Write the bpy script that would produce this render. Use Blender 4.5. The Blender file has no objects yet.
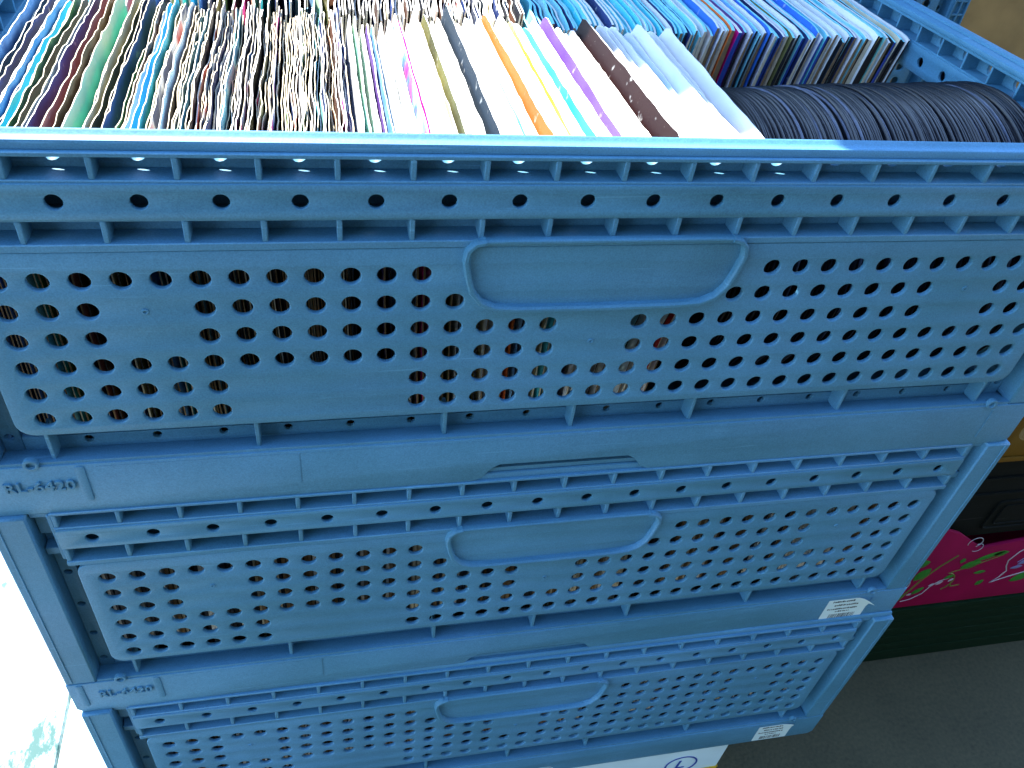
import bpy, bmesh, math, random
from mathutils import Vector, Matrix, noise
random.seed(11)
S = 0.001
GZ = 594.0                      # millimetres from the ground to the underside of the top crate
scene = bpy.context.scene
C = bpy.data.collections.new('place'); scene.collection.children.link(C)
R = math.radians

# ------------------------------------------------------------------ materials
def nodes(name):
    m = bpy.data.materials.new(name); m.use_nodes = True
    nt = m.node_tree; b = nt.nodes['Principled BSDF']
    return m, nt, b
def N(nt, kind, **kw):
    n = nt.nodes.new(kind)
    for k, v in kw.items():
        if k in n.inputs.keys() if isinstance(k, str) else False: n.inputs[k].default_value = v
        else: setattr(n, k, v)
    return n
def plastic(name, col, rough=.42, speck=.10, bump=.25, spec=.35):
    m, nt, b = nodes(name); L = nt.links; b.inputs['Specular IOR Level'].default_value = spec
    tc = N(nt, 'ShaderNodeTexCoord')
    n1 = N(nt, 'ShaderNodeTexNoise'); n1.inputs['Scale'].default_value = 1400; n1.inputs['Detail'].default_value = 2
    n2 = N(nt, 'ShaderNodeTexNoise'); n2.inputs['Scale'].default_value = 14; n2.inputs['Detail'].default_value = 5
    n3 = N(nt, 'ShaderNodeTexNoise'); n3.inputs['Scale'].default_value = 330; n3.inputs['Detail'].default_value = 3
    oi = N(nt, 'ShaderNodeObjectInfo'); om = N(nt, 'ShaderNodeMath', operation='MULTIPLY'); om.inputs[1].default_value = 9.0; L.new(oi.outputs['Random'], om.inputs[0])
    oc = N(nt, 'ShaderNodeVectorMath', operation='ADD'); L.new(tc.outputs['Object'], oc.inputs[0]); L.new(om.outputs[0], oc.inputs[1])
    for n in (n1, n2, n3): L.new(oc.outputs[0], n.inputs['Vector'])
    r = N(nt, 'ShaderNodeValToRGB')
    r.color_ramp.elements[0].position = .3; r.color_ramp.elements[1].position = .75
    c0 = [c*(1-speck) for c in col]; c1 = [min(1, c*(1+speck)+.004) for c in col]
    r.color_ramp.elements[0].color = (*c0, 1); r.color_ramp.elements[1].color = (*c1, 1)
    mx = N(nt, 'ShaderNodeMix', data_type='FLOAT'); mx.inputs[0].default_value = .38
    L.new(n1.outputs['Fac'], mx.inputs[2]); L.new(n2.outputs['Fac'], mx.inputs[3])
    L.new(mx.outputs[0], r.inputs['Fac']); L.new(r.outputs['Color'], b.inputs['Base Color'])
    # pale scuffs
    w = N(nt, 'ShaderNodeTexNoise'); w.inputs['Scale'].default_value = 60; w.inputs['Detail'].default_value = 8; w.inputs['Roughness'].default_value = .7
    mp = N(nt, 'ShaderNodeMapping'); mp.inputs['Scale'].default_value = (.35, 1, 2.2)
    L.new(oc.outputs[0], mp.inputs['Vector']); L.new(mp.outputs['Vector'], w.inputs['Vector'])
    wr = N(nt, 'ShaderNodeValToRGB'); wr.color_ramp.elements[0].position = .60; wr.color_ramp.elements[1].position = .74
    wr.color_ramp.elements[0].color = (0, 0, 0, 1); wr.color_ramp.elements[1].color = (.35, .35, .35, 1)
    L.new(w.outputs['Fac'], wr.inputs['Fac'])
    m2 = N(nt, 'ShaderNodeMix', data_type='RGBA'); L.new(wr.outputs['Color'], m2.inputs[0])
    L.new(r.outputs['Color'], m2.inputs[6]); m2.inputs[7].default_value = (*[min(1, c*1.5+.03) for c in col], 1)
    sc = N(nt, 'ShaderNodeTexNoise'); sc.inputs['Scale'].default_value = 1; sc.inputs['Detail'].default_value = 3
    sm = N(nt, 'ShaderNodeMapping'); sm.inputs['Scale'].default_value = (16, 60, 520); sm.inputs['Rotation'].default_value = (0, R(34), 0)
    L.new(oc.outputs[0], sm.inputs['Vector']); L.new(sm.outputs['Vector'], sc.inputs['Vector'])
    sr = N(nt, 'ShaderNodeValToRGB'); sr.color_ramp.elements[0].position = .67; sr.color_ramp.elements[1].position = .73; sr.color_ramp.elements[1].color = (.4, .4, .4, 1)
    L.new(sc.outputs['Fac'], sr.inputs['Fac'])
    gm = N(nt, 'ShaderNodeTexNoise'); gm.inputs['Scale'].default_value = 5; gm.inputs['Detail'].default_value = 7; gm.inputs['Roughness'].default_value = .65
    L.new(oc.outputs[0], gm.inputs['Vector'])
    gr = N(nt, 'ShaderNodeValToRGB'); gr.color_ramp.elements[0].position = .38; gr.color_ramp.elements[1].position = .66
    gr.color_ramp.elements[0].color = (.78, .84, .80, 1); gr.color_ramp.elements[1].color = (1.12, 1.04, 1.06, 1)
    L.new(gm.outputs['Fac'], gr.inputs['Fac'])
    m3 = N(nt, 'ShaderNodeMix', data_type='RGBA'); L.new(sr.outputs['Color'], m3.inputs[0]); L.new(m2.outputs[2], m3.inputs[6]); m3.inputs[7].default_value = (*[min(1, c*1.6+.04) for c in col], 1)
    m4 = N(nt, 'ShaderNodeMix', data_type='RGBA', blend_type='MULTIPLY'); m4.inputs[0].default_value = 1; L.new(m3.outputs[2], m4.inputs[6]); L.new(gr.outputs['Color'], m4.inputs[7])
    L.new(m4.outputs[2], b.inputs['Base Color'])
    rr = N(nt, 'ShaderNodeMapRange'); rr.inputs[3].default_value = rough-.08; rr.inputs[4].default_value = rough+.12
    L.new(n2.outputs['Fac'], rr.inputs[0]); L.new(rr.outputs[0], b.inputs['Roughness'])
    bp = N(nt, 'ShaderNodeBump'); bp.inputs['Strength'].default_value = bump; bp.inputs['Distance'].default_value = .0004
    L.new(n3.outputs['Fac'], bp.inputs['Height']); L.new(bp.outputs['Normal'], b.inputs['Normal'])
    return m
def plain(name, col, rough=.6, var=.12, scale=40, bump=.1, dist=.0005):
    m, nt, b = nodes(name); L = nt.links
    tc = N(nt, 'ShaderNodeTexCoord')
    n = N(nt, 'ShaderNodeTexNoise'); n.inputs['Scale'].default_value = scale; n.inputs['Detail'].default_value = 6
    L.new(tc.outputs['Object'], n.inputs['Vector'])
    r = N(nt, 'ShaderNodeValToRGB'); r.color_ramp.elements[0].position = .3; r.color_ramp.elements[1].position = .7
    r.color_ramp.elements[0].color = (*[c*(1-var) for c in col], 1); r.color_ramp.elements[1].color = (*[min(1, c*(1+var)) for c in col], 1)
    L.new(n.outputs['Fac'], r.inputs['Fac']); L.new(r.outputs['Color'], b.inputs['Base Color'])
    b.inputs['Roughness'].default_value = rough; b.inputs['Specular IOR Level'].default_value = .15 if rough == .8 else .4
    bp = N(nt, 'ShaderNodeBump'); bp.inputs['Strength'].default_value = bump; bp.inputs['Distance'].default_value = dist
    L.new(n.outputs['Fac'], bp.inputs['Height']); L.new(bp.outputs['Normal'], b.inputs['Normal'])
    return m
def cover(name, a, b_, c=None, scale=22, rough=.55, hard=.12):
    """printed sleeve: patches of two or three inks, shifted for every sleeve"""
    m, nt, b = nodes(name); L = nt.links
    tc = N(nt, 'ShaderNodeTexCoord'); oi = N(nt, 'ShaderNodeObjectInfo')
    ml = N(nt, 'ShaderNodeMath', operation='MULTIPLY'); ml.inputs[1].default_value = 37.0
    L.new(oi.outputs['Random'], ml.inputs[0])
    ad = N(nt, 'ShaderNodeVectorMath', operation='ADD'); L.new(tc.outputs['Object'], ad.inputs[0]); L.new(ml.outputs[0], ad.inputs[1])
    n = N(nt, 'ShaderNodeTexNoise'); n.inputs['Scale'].default_value = scale; n.inputs['Detail'].default_value = 3
    L.new(ad.outputs[0], n.inputs['Vector'])
    r = N(nt, 'ShaderNodeValToRGB'); e = r.color_ramp.elements
    e[0].position = .48-hard; e[0].color = (*a, 1); e[1].position = .5+hard; e[1].color = (*b_, 1)
    if c:
        x = e.new(.62+hard); x.color = (*c, 1)
    L.new(n.outputs['Fac'], r.inputs['Fac'])
    # worn, whitened patches of the print
    n2 = N(nt, 'ShaderNodeTexNoise'); n2.inputs['Scale'].default_value = 160; n2.inputs['Detail'].default_value = 6
    L.new(ad.outputs[0], n2.inputs['Vector'])
    r2 = N(nt, 'ShaderNodeValToRGB'); r2.color_ramp.elements[0].position = .64; r2.color_ramp.elements[1].position = .74
    r2.color_ramp.elements[1].color = (.45, .45, .45, 1)
    L.new(n2.outputs['Fac'], r2.inputs['Fac'])
    mx = N(nt, 'ShaderNodeMix', data_type='RGBA'); L.new(r2.outputs['Color'], mx.inputs[0]); L.new(r.outputs['Color'], mx.inputs[6])
    mx.inputs[7].default_value = (.72, .72, .68, 1)
    L.new(mx.outputs[2], b.inputs['Base Color']); b.inputs['Roughness'].default_value = rough; b.inputs['Specular IOR Level'].default_value = .2
    return m

BLUE = (.076, .250, .405)
M = {}
M['blue'] = plastic('blue_plastic', BLUE, .56, .24, .4)
M['sky_tinted_board'] = plain('sky_tinted_white_cardboard', (.60, .78, .80), .6, .05, 30, .15)  # white board with the cyan of skylit shade mixed into its colour
def stained():
    m, nt, b = nodes('stained_white_cardboard'); L = nt.links
    tc = N(nt, 'ShaderNodeTexCoord')
    n = N(nt, 'ShaderNodeTexNoise'); n.inputs['Scale'].default_value = 9; n.inputs['Detail'].default_value = 9; n.inputs['Roughness'].default_value = .75
    mp = N(nt, 'ShaderNodeMapping'); mp.inputs['Scale'].default_value = (1.6, .8, 1)
    L.new(tc.outputs['Object'], mp.inputs['Vector']); L.new(mp.outputs['Vector'], n.inputs['Vector'])
    r = N(nt, 'ShaderNodeValToRGB'); e = r.color_ramp.elements
    e[0].position = .46; e[0].color = (.8, .82, .8, 1); e[1].position = .60; e[1].color = (.03, .10, .09, 1)
    L.new(n.outputs['Fac'], r.inputs['Fac']); L.new(r.outputs['Color'], b.inputs['Base Color']); b.inputs['Roughness'].default_value = .7
    return m
M['stained'] = stained()
M['paper'] = plain('white_paper', (.78, .77, .72), .8, .06, 300, .1)
M['cream'] = plain('cream_paper', (.66, .58, .42), .8, .12, 200, .1)
M['sky_tinted_card'] = plain('sky_tinted_pale_card', (.26, .70, .76), .7, .12, 150, .1)  # cyan of skylit shade painted into the pale card edges
M['kraft'] = plain('brown_kraft_paper', (.26, .17, .09), .8, .2, 200, .1)
M['ink_blue'] = plain('blue_ink', (.02, .06, .32), .6, .05)
M['ink'] = plain('black_ink', (.012, .014, .02), .6, .05)
M['yellow_tape'] = plain('yellow_tape', (.75, .5, .02), .35, .05)
M['pink'] = plain('pink_printed_cardboard', (.27, .001, .05), .8, .15, 18, .1)
M['leaf'] = plain('green_print', (.025, .19, .015), .5, .15, 60)
M['white_print'] = plain('white_print', (.42, .38, .42), .5, .08, 60)
M['olive_print'] = plain('olive_print', (.13, .13, .015), .5, .1, 60)
M['lilac_print'] = plain('lilac_print', (.17, .17, .36), .7, .2, 120)
M['dark_green'] = plastic('dark_green_plastic', (.002, .017, .005), .75, .1, .25, .12)
M['black_plastic'] = plastic('black_plastic', (.004, .006, .005), .75, .1, .25, .12)
M['yellow_plastic'] = plastic('yellow_plastic', (.19, .09, .008), .6, .1, .25, .12)
def vinyl():
    m, nt, b = nodes('black_vinyl'); L = nt.links
    tc = N(nt, 'ShaderNodeTexCoord'); sp = N(nt, 'ShaderNodeSeparateXYZ'); L.new(tc.outputs['Object'], sp.inputs[0])
    a = N(nt, 'ShaderNodeVectorMath', operation='LENGTH')
    cb = N(nt, 'ShaderNodeCombineXYZ'); L.new(sp.outputs['Y'], cb.inputs['Y']); L.new(sp.outputs['Z'], cb.inputs['Z']); L.new(cb.outputs[0], a.inputs[0])
    mu = N(nt, 'ShaderNodeMath', operation='MULTIPLY'); mu.inputs[1].default_value = 5200
    L.new(a.outputs['Value'], mu.inputs[0])
    si = N(nt, 'ShaderNodeMath', operation='SINE'); L.new(mu.outputs[0], si.inputs[0])
    bp = N(nt, 'ShaderNodeBump'); bp.inputs['Strength'].default_value = .5; bp.inputs['Distance'].default_value = .0002
    L.new(si.outputs[0], bp.inputs['Height']); L.new(bp.outputs['Normal'], b.inputs['Normal'])
    b.inputs['Base Color'].default_value = (.0025, .0035, .008, 1); b.inputs['Roughness'].default_value = .3; b.inputs['Specular IOR Level'].default_value = .22
    return m
M['vinyl'] = vinyl()
M['vinyl_edge'] = plain('vinyl_edge', (.003, .0045, .010), .3, .2, 200)
M['vinyl_glint'] = plain('glint_vinyl_edge', (.06, .075, .12), .4, .4, 120)  # lighter bluish rim painted as a skylight glint on some records
def ground_mat():
    m, nt, b = nodes('stained_concrete'); L = nt.links
    tc = N(nt, 'ShaderNodeTexCoord')
    n = N(nt, 'ShaderNodeTexNoise'); n.inputs['Scale'].default_value = 7; n.inputs['Detail'].default_value = 10; n.inputs['Roughness'].default_value = .65
    n2 = N(nt, 'ShaderNodeTexNoise'); n2.inputs['Scale'].default_value = 220; n2.inputs['Detail'].default_value = 4
    for k in (n, n2): L.new(tc.outputs['Object'], k.inputs['Vector'])
    mx = N(nt, 'ShaderNodeMix', data_type='FLOAT'); mx.inputs[0].default_value = .45
    L.new(n.outputs['Fac'], mx.inputs[2]); L.new(n2.outputs['Fac'], mx.inputs[3])
    r = N(nt, 'ShaderNodeValToRGB'); e = r.color_ramp.elements
    e[0].position = .33; e[0].color = (.032, .033, .014, 1); e[1].position = .68; e[1].color = (.082, .076, .036, 1)
    L.new(mx.outputs[0], r.inputs['Fac']); L.new(r.outputs['Color'], b.inputs['Base Color']); b.inputs['Roughness'].default_value = .85
    bp = N(nt, 'ShaderNodeBump'); bp.inputs['Strength'].default_value = .4; bp.inputs['Distance'].default_value = .002
    L.new(n2.outputs['Fac'], bp.inputs['Height']); L.new(bp.outputs['Normal'], b.inputs['Normal'])
    return m
M['ground'] = ground_mat()
M['sky_blocker'] = plain('sky_blocker_dark_grey', (.022, .026, .026), .9, .1, 4, .3, .003)
M['brown_wall'] = plain('brown_wall_paint', (.32, .19, .065), .85, .18, 14, .3, .003)

# ------------------------------------------------------------------ geometry helpers (inputs in millimetres)
def finish(me, angle=38):
    me.shade_smooth(); me.set_sharp_from_angle(angle=R(angle))
def link(name, me, mat, parent=None, loc=(0, 0, 0)):
    o = bpy.data.objects.new(name, me); C.objects.link(o)
    if mat is not None and len(me.materials) == 0: me.materials.append(mat)
    o.location = [v*S for v in loc]
    if parent: o.parent = parent
    return o
def obj(name, bm, mat, parent=None, loc=(0, 0, 0), angle=38):
    bmesh.ops.recalc_face_normals(bm, faces=bm.faces)
    me = bpy.data.meshes.new(name); bm.to_mesh(me); bm.free(); finish(me, angle)
    return link(name, me, mat, parent, loc)
def box(bm, x0, x1, y0, y1, z0, z1, bev=0, seg=1):
    t = bmesh.new()
    bmesh.ops.create_cube(t, size=1)
    for v in t.verts:
        v.co = Vector(((x0+x1)/2+v.co.x*(x1-x0), (y0+y1)/2+v.co.y*(y1-y0), (z0+z1)/2+v.co.z*(z1-z0)))*S
    if bev: bmesh.ops.bevel(t, geom=list(t.edges), offset=bev*S, segments=seg, profile=.5, affect='EDGES')
    merge(bm, t)
def merge(bm, t):
    me = bpy.data.meshes.new('tmp'); t.to_mesh(me); t.free(); bm.from_mesh(me); bpy.data.meshes.remove(me)
def prism(bm, pts, a0, a1, axis='x', bev=0):
    """closed polygon pts extruded along an axis; for x pts are (y,z), for y they are (x,z)"""
    t = bmesh.new()
    def P(p, a): return Vector((a, p[0], p[1]))*S if axis == 'x' else (Vector((p[0], a, p[1]))*S if axis == 'y' else Vector((p[0], p[1], a))*S)
    A = [t.verts.new(P(p, a0)) for p in pts]; B = [t.verts.new(P(p, a1)) for p in pts]
    n = len(pts); t.faces.new(A); t.faces.new(B[::-1])
    for i in range(n): t.faces.new((A[i], B[i], B[(i+1) % n], A[(i+1) % n]))
    bmesh.ops.recalc_face_normals(t, faces=t.faces)
    if bev: bmesh.ops.bevel(t, geom=list(t.edges), offset=bev*S, segments=1, profile=.5, affect='EDGES')
    merge(bm, t)
def circle(cx, cz, r, n=18, rz=None):
    rz = rz or r
    return [(cx+r*math.cos(2*math.pi*i/n), cz+rz*math.sin(2*math.pi*i/n)) for i in range(n)]
def rrect(x0, x1, z0, z1, r, n=5):
    out = []
    for cx, cz, a0 in ((x1-r, z1-r, 0), (x0+r, z1-r, 90), (x0+r, z0+r, 180), (x1-r, z0+r, 270)):
        for i in range(n+1):
            a = R(a0+90*i/n); out.append((cx+r*math.cos(a), cz+r*math.sin(a)))
    return out
def plate(outline, holes, y0, y1, bev=.5, res=1):
    """sheet with real holes in the XZ plane between y0 and y1; returns a bmesh"""
    cu = bpy.data.curves.new('plate', 'CURVE'); cu.dimensions = '2D'; cu.fill_mode = 'BOTH'
    for loop in [outline]+holes:
        s = cu.splines.new('POLY'); s.points.add(len(loop)-1); s.use_cyclic_u = True
        for p, (x, z) in zip(s.points, loop): p.co = (x*S, z*S, 0, 1)
    cu.extrude = ((y1-y0)/2-bev)*S; cu.bevel_depth = bev*S; cu.bevel_resolution = res; cu.offset = -bev*S
    o = bpy.data.objects.new('plate', cu); scene.collection.objects.link(o)
    dg = bpy.context.evaluated_depsgraph_get(); dg.update()
    me = bpy.data.meshes.new_from_object(o.evaluated_get(dg))
    bpy.data.objects.remove(o); bpy.data.curves.remove(cu)
    bm = bmesh.new(); bm.from_mesh(me); bpy.data.meshes.remove(me)
    ym = (y0+y1)/2*S
    for v in bm.verts: v.co = Vector((v.co.x, ym-v.co.z, v.co.y))
    bmesh.ops.remove_doubles(bm, verts=bm.verts, dist=2e-6)
    return bm
def add_plate(bm, *a, **k): merge(bm, plate(*a, **k))
def sweep(bm, path, w, y0, y1, closed=False):
    """ridge of width w along a path in XZ, from y0 (front) to y1"""
    t = bmesh.new(); n = len(path); rows = []
    for i, p in enumerate(path):
        a = Vector(path[(i-1) % n] if closed or i else path[0]); b = Vector(path[(i+1) % n] if closed or i < n-1 else path[-1])
        d = (b-a).normalized(); nn = Vector((-d.y, d.x))
        prof = ((-w/2, y1), (-w/2, y0+w*.35), (-w*.22, y0), (w*.22, y0), (w/2, y0+w*.35), (w/2, y1))
        rows.append([t.verts.new(Vector((p[0]+nn.x*u, y, p[1]+nn.y*u))*S) for u, y in prof])
    for i in range(n if closed else n-1):
        A, B = rows[i], rows[(i+1) % n]
        for j in range(6): t.faces.new((A[j], B[j], B[(j+1) % 6], A[(j+1) % 6]))
    if not closed: t.faces.new(rows[0]); t.faces.new(rows[-1][::-1])
    merge(bm, t)
def text_bm(body, size, y, depth, x, z, align='CENTER', shear=0, bold=0):
    cu = bpy.data.curves.new('text', 'FONT'); cu.body = body; cu.size = size*S; cu.extrude = depth*S; cu.align_x = align; cu.align_y = 'CENTER'; cu.shear = shear
    cu.space_character = 1.05; cu.bevel_depth = bold*S; cu.bevel_resolution = 1
    o = bpy.data.objects.new('text', cu); scene.collection.objects.link(o)
    dg = bpy.context.evaluated_depsgraph_get(); dg.update()
    me = bpy.data.meshes.new_from_object(o.evaluated_get(dg)); bpy.data.objects.remove(o)
    bm = bmesh.new(); bm.from_mesh(me); bpy.data.meshes.remove(me)
    for v in bm.verts: v.co = Vector((x*S+v.co.x, y*S-v.co.z, z*S+v.co.y))
    return bm
def thing(name, label, cat, loc=(0, 0, 0), rz=0, group=None):
    o = bpy.data.objects.new(name, None); C.objects.link(o); o.empty_display_size = .05
    o.location = [v*S for v in loc]; o.rotation_euler = (0, 0, rz)
    return tag(o, label, cat, group)
def tag(o, label, cat, group=None, kind=None):
    if label: o['label'] = label
    if cat: o['category'] = cat
    if group: o['group'] = group
    if kind: o['kind'] = kind
    return o
def dup(root, loc, rz=0, skip=()):
    r = root.copy(); C.objects.link(r); r.location = [v*S for v in loc]; r.rotation_euler = (0, 0, rz)
    for ch in [o for o in C.objects if o.parent == root]:
        if ch.name.split('.')[0] in skip: continue
        c = ch.copy(); C.objects.link(c); c.parent = r
        for g in [o for o in C.objects if o.parent == ch]:
            d = g.copy(); C.objects.link(d); d.parent = c
    return r

# ------------------------------------------------------------------ the folding crate (600 x 400 x 206 mm)
def base_band(bm, y0, y1):
    out = [(-300, 4), (-296, 0), (-51.5, 0), (-47, 2.5), (-42, 9.5), (-37.5, 12.2), (37.5, 12.2), (42, 9.5), (47, 2.5), (51.5, 0), (296, 0), (300, 4), (300, 34), (-300, 34)]
    add_plate(bm, out, [], y0, y1, bev=.6)
def crate_base():
    bm = bmesh.new()
    base_band(bm, 0, 2.6); base_band(bm, 397.4, 400)
    for s in (-1, 1):
        x0, x1 = sorted((s*299.6, s*297.2)); box(bm, x0, x1, 2.8, 397.2, .4, 33.8, .4)
    # ledge of the recess (slopes in), its thin lip, and the floor
    for f in (0, 1):
        P = lambda y: y if not f else 400-y
        prism(bm, [(P(.9), 33.2), (P(.9), 36.0), (P(3), 36.0), (P(YB+.4), 33.2), (P(YB+.4), 30)], -281.6, 281.6, 'x')
    box(bm, -296.8, 296.8, 3, 397, 4, 7)
    for s in (-1, 1):
        x0, x1 = sorted((s*281.8, s*297)); box(bm, x0, x1, 3, 397, 29, 33)
    # catches on the front edge, moulded seams and the tabs beside the lettering
    for x in (-267.8, 268.6):
        add_plate(bm, circle(x, 35.6, 3.6, 14), [circle(x, 35.4, 2.1, 12)], -.7, 2.2, bev=.25)
    for x in (-144.2,): box(bm, x-.25, x+.25, -.22, .5, 10, 32)
    for x in (272.6,): box(bm, x-.3, x+.3, -.3, .5, 6.5, 30.5)
    for x in (-293, -247.5):
        add_plate(bm, rrect(x-2.3, x+2.3, 7.5, 33, 1.6, 3), [], -.55, .5, bev=.3)
    box(bm, -240, 262, -.12, .4, 31.6, 32.1)
    return bm
YB = 12.6
def front_wall(mirror=False):
    """frame plate, ribs and punched strip of one long side"""
    bm = bmesh.new()
    rect = lambda x0, x1, z0, z1: [(x0, z0), (x1, z0), (x1, z1), (x0, z1)]
    add_plate(bm, rect(-272.8, 272.8, 33.2, 41.8), [circle(s*(23+31.5*n), 38.8, 2.3, 12) for n in range(8) for s in (-1, 1)], YB, YB+2.4, bev=.2)
    for s in (-1, 1):
        x0, x1 = sorted((s*273, s*281.5))
        add_plate(bm, rect(x0, x1, 33.2, 156), [circle(s*278.0, z, 2.3, 12) for z in (133.5, 102, 70.8, 42.5)], YB, YB+2.4, bev=.2)
    add_plate(bm, rect(-281.5, 281.5, 156, 168), [circle(-255+30*k, 164.2, 3.0, 14) for k in range(18)], YB, YB+2.4, bev=.2)
    add_plate(bm, rect(-281.5, 281.5, 168, 183.8), [], YB, YB+2.4, bev=.2)
    add_plate(bm, rect(-281.5, 281.5, 183.8, 196.2), [circle(-255+30*k, 191.0, 3.9, 16) for k in range(18)], YB, YB+4.4, bev=.2)
    add_plate(bm, rect(-272.8, 272.8, 150.5, 156), [], YB, YB+2.4, bev=.2)
    # flanges
    for z0, z1, y0 in ((153.4, 157.0, .9), (166.8, 168.4, 1.6), (183.0, 184.6, 1.6), (193.6, 195.6, 2.0)):
        box(bm, -271.5, 271.5, y0, YB+.2, z0, z1, .45)
    for k in range(19):
        x = -270+30*k
        box(bm, x-1.15, x+1.15, 1.6, YB+.2, 156.8, 167, .4)
        box(bm, x-1.15, x+1.15, 2.2, YB+.2, 184.4, 193.8, .4)
    # gussets in the bottom recess, hinge lugs at both ends
    for x in (-258, -163.5, -69.5, 0, 69.5, 163.5, 258): box(bm, x-1, x+1, 3.2, YB+.2, 34.6, 54, .3)
    for s in (-1, 1):
        for z0, z1, y0 in ((174, 191, 8), (158.5, 164, 6), (191.5, 195, 4)):
            x0, x1 = sorted((s*271.6, s*281.2)); box(bm, x0, x1, y0, YB+.2, z0, z1, .4)
        x0, x1 = sorted((s*271.2, s*273.4)); box(bm, x0, x1, 3, YB+.2, 157, 193.5, .4)
    return bm
def strip_bm():
    return plate(rrect(-271.3, 271.3, 168.0, 183.4, 1.5, 2), [circle(-255+30*k, 175.8, 3.35, 18) for k in range(18)], .8, 3.2, bev=.45)
ROWS = [[(0, 11), (22, 33)], [(0, 2), (5, 12), (21, 28), (31, 33)], [(0, 2), (5, 15), (18, 28), (31, 33)], [(0, 15), (18, 33)], [(0, 5), (11, 33)], [(0, 5), (11, 33)]]
def panel_bm():
    holes = []
    for r, spans in enumerate(ROWS):
        for a, b in spans:
            for j in range(a, b+1): holes.append(circle(-255+510/33*j, 139.2-15.2*r, 4.35, 20))
    bm = plate(rrect(-268.5, 268.5, 53.4, 153.2, 8), holes, 1.3, 4.1, bev=.6, res=2)
    # turned-back sides of the panel, down to the frame plate
    o = rrect(-268.4, 268.4, 53.5, 152.6, 8); t = bmesh.new()
    i = rrect(-267.4, 267.4, 54.3, 151.8, 7.2)
    vs = [[t.verts.new(Vector((p[0], y, p[1]))*S) for p in L] for L, y in ((o, 2.6), (o, 6), (i, 6), (i, 2.6))]
    n = len(o)
    for a in range(4):
        for k in range(n): t.faces.new((vs[a][k], vs[(a+1) % 4][k], vs[(a+1) % 4][(k+1) % n], vs[a][(k+1) % n]))
    merge(bm, t)
    for x, z in ((-201.8, 123.4), (0, 97.7), (202, 123.4)):
        add_plate(bm, circle(x, z, 1.6, 12), [circle(x, z, .7, 8)], .8, 1.8, bev=.2)
    return bm
def handle_bm():
    bm = bmesh.new()
    half = [(58, 157.0), (62.6, 155.9), (65.6, 152.6), (66.4, 147), (64.6, 138), (62.4, 130.5), (58, 124.6), (51, 121.3), (40, 120.4), (0, 120.0)]
    path = [(-x, z) for x, z in half]+[(x, z) for x, z in half[::-1][1:]]
    sweep(bm, path, 3.0, -2.4, 1.6)
    sweep(bm, [(-62, 156.9), (-50, 157.2), (50, 157.2), (62, 156.9)], 2.2, -1.8, 1.2)
    return bm
def rim_bm():
    prof = [(4.0, 195.8), (4.0, 198.3), (4.6, 199.2), (5.6, 199.4), (6.3, 199.0), (7.4, 198.7), (9.6, 199.3), (10.4, 200.2), (11.4, 200.6), (12.4, 200.2), (12.8, 199.2), (12.8, 195.8)]
    bm = bmesh.new(); prism(bm, prof, -298, 298, 'x'); return bm
def posts_bm(sx, sy):
    bm = bmesh.new()
    x0, x1 = sorted((sx*300, sx*281.8)); y0, y1 = (.4, 17.4) if sy < 0 else (382.6, 399.6)
    box(bm, x0, x1, y0, y1, 34.2, 195.4, 1.0)
    yb = (-.15, .8) if sy < 0 else (399.2, 400.15)
    xa, xb = sorted((sx*296, sx*295.2)); box(bm, xa, xb, *yb, 36, 194.5, .2)
    x0, x1 = sorted((sx*299.6, sx*285)); y0, y1 = (17.6, 36) if sy < 0 else (364, 382.4)
    box(bm, x0, x1, y0, y1, 34.2, 195.4, .8)
    return bm
def end_wall_bm():
    """short side, ribbed on its inner face; local origin under the wall's inner face, +x outward"""
    bm = bmesh.new()
    hs = [rrect(100, 300, 108, 165.8, 12)]
    for k in range(12):
        hs.append(circle(62.5+25*k, 188.6, 3.2, 12))
    for r in range(4):
        for j in range(20): hs.append(circle(58+15*j, 92-15*r, 4.2, 14))
    t = plate([(20, 33.4), (380, 33.4), (380, 196), (20, 196)], hs, 12, 14.4, bev=.35)
    for v in t.verts: v.co = Vector((v.co.y, v.co.x, v.co.z))
    bmesh.ops.recalc_face_normals(t, faces=t.faces); merge(bm, t)
    st = plate(rrect(40, 360, 167.6, 183.2, 3, 3), [circle(50+12.5+25*k, 174.8, 3.1, 16) for k in range(12)], .4, 2.6, bev=.4)
    for v in st.verts: v.co = Vector((v.co.y, v.co.x, v.co.z))
    bmesh.ops.recalc_face_normals(st, faces=st.faces); merge(bm, st)
    for z0, z1 in ((183.0, 184.4), (166.6, 168), (194.4, 196.4)): box(bm, .8, 12.2, 20, 380, z0, z1, .35)
    for k in range(-1, 14): box(bm, 1, 12.2, 49.2+25*k, 50.9+25*k, 184.2, 194.6, .3)
    box(bm, .2, 11, 20, 380, 196, 199.8, 1.2, 2)
    box(bm, 8, 15, 20, 380, 197, 201.2, .9, 2)
    return bm
meshes = {}
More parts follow.
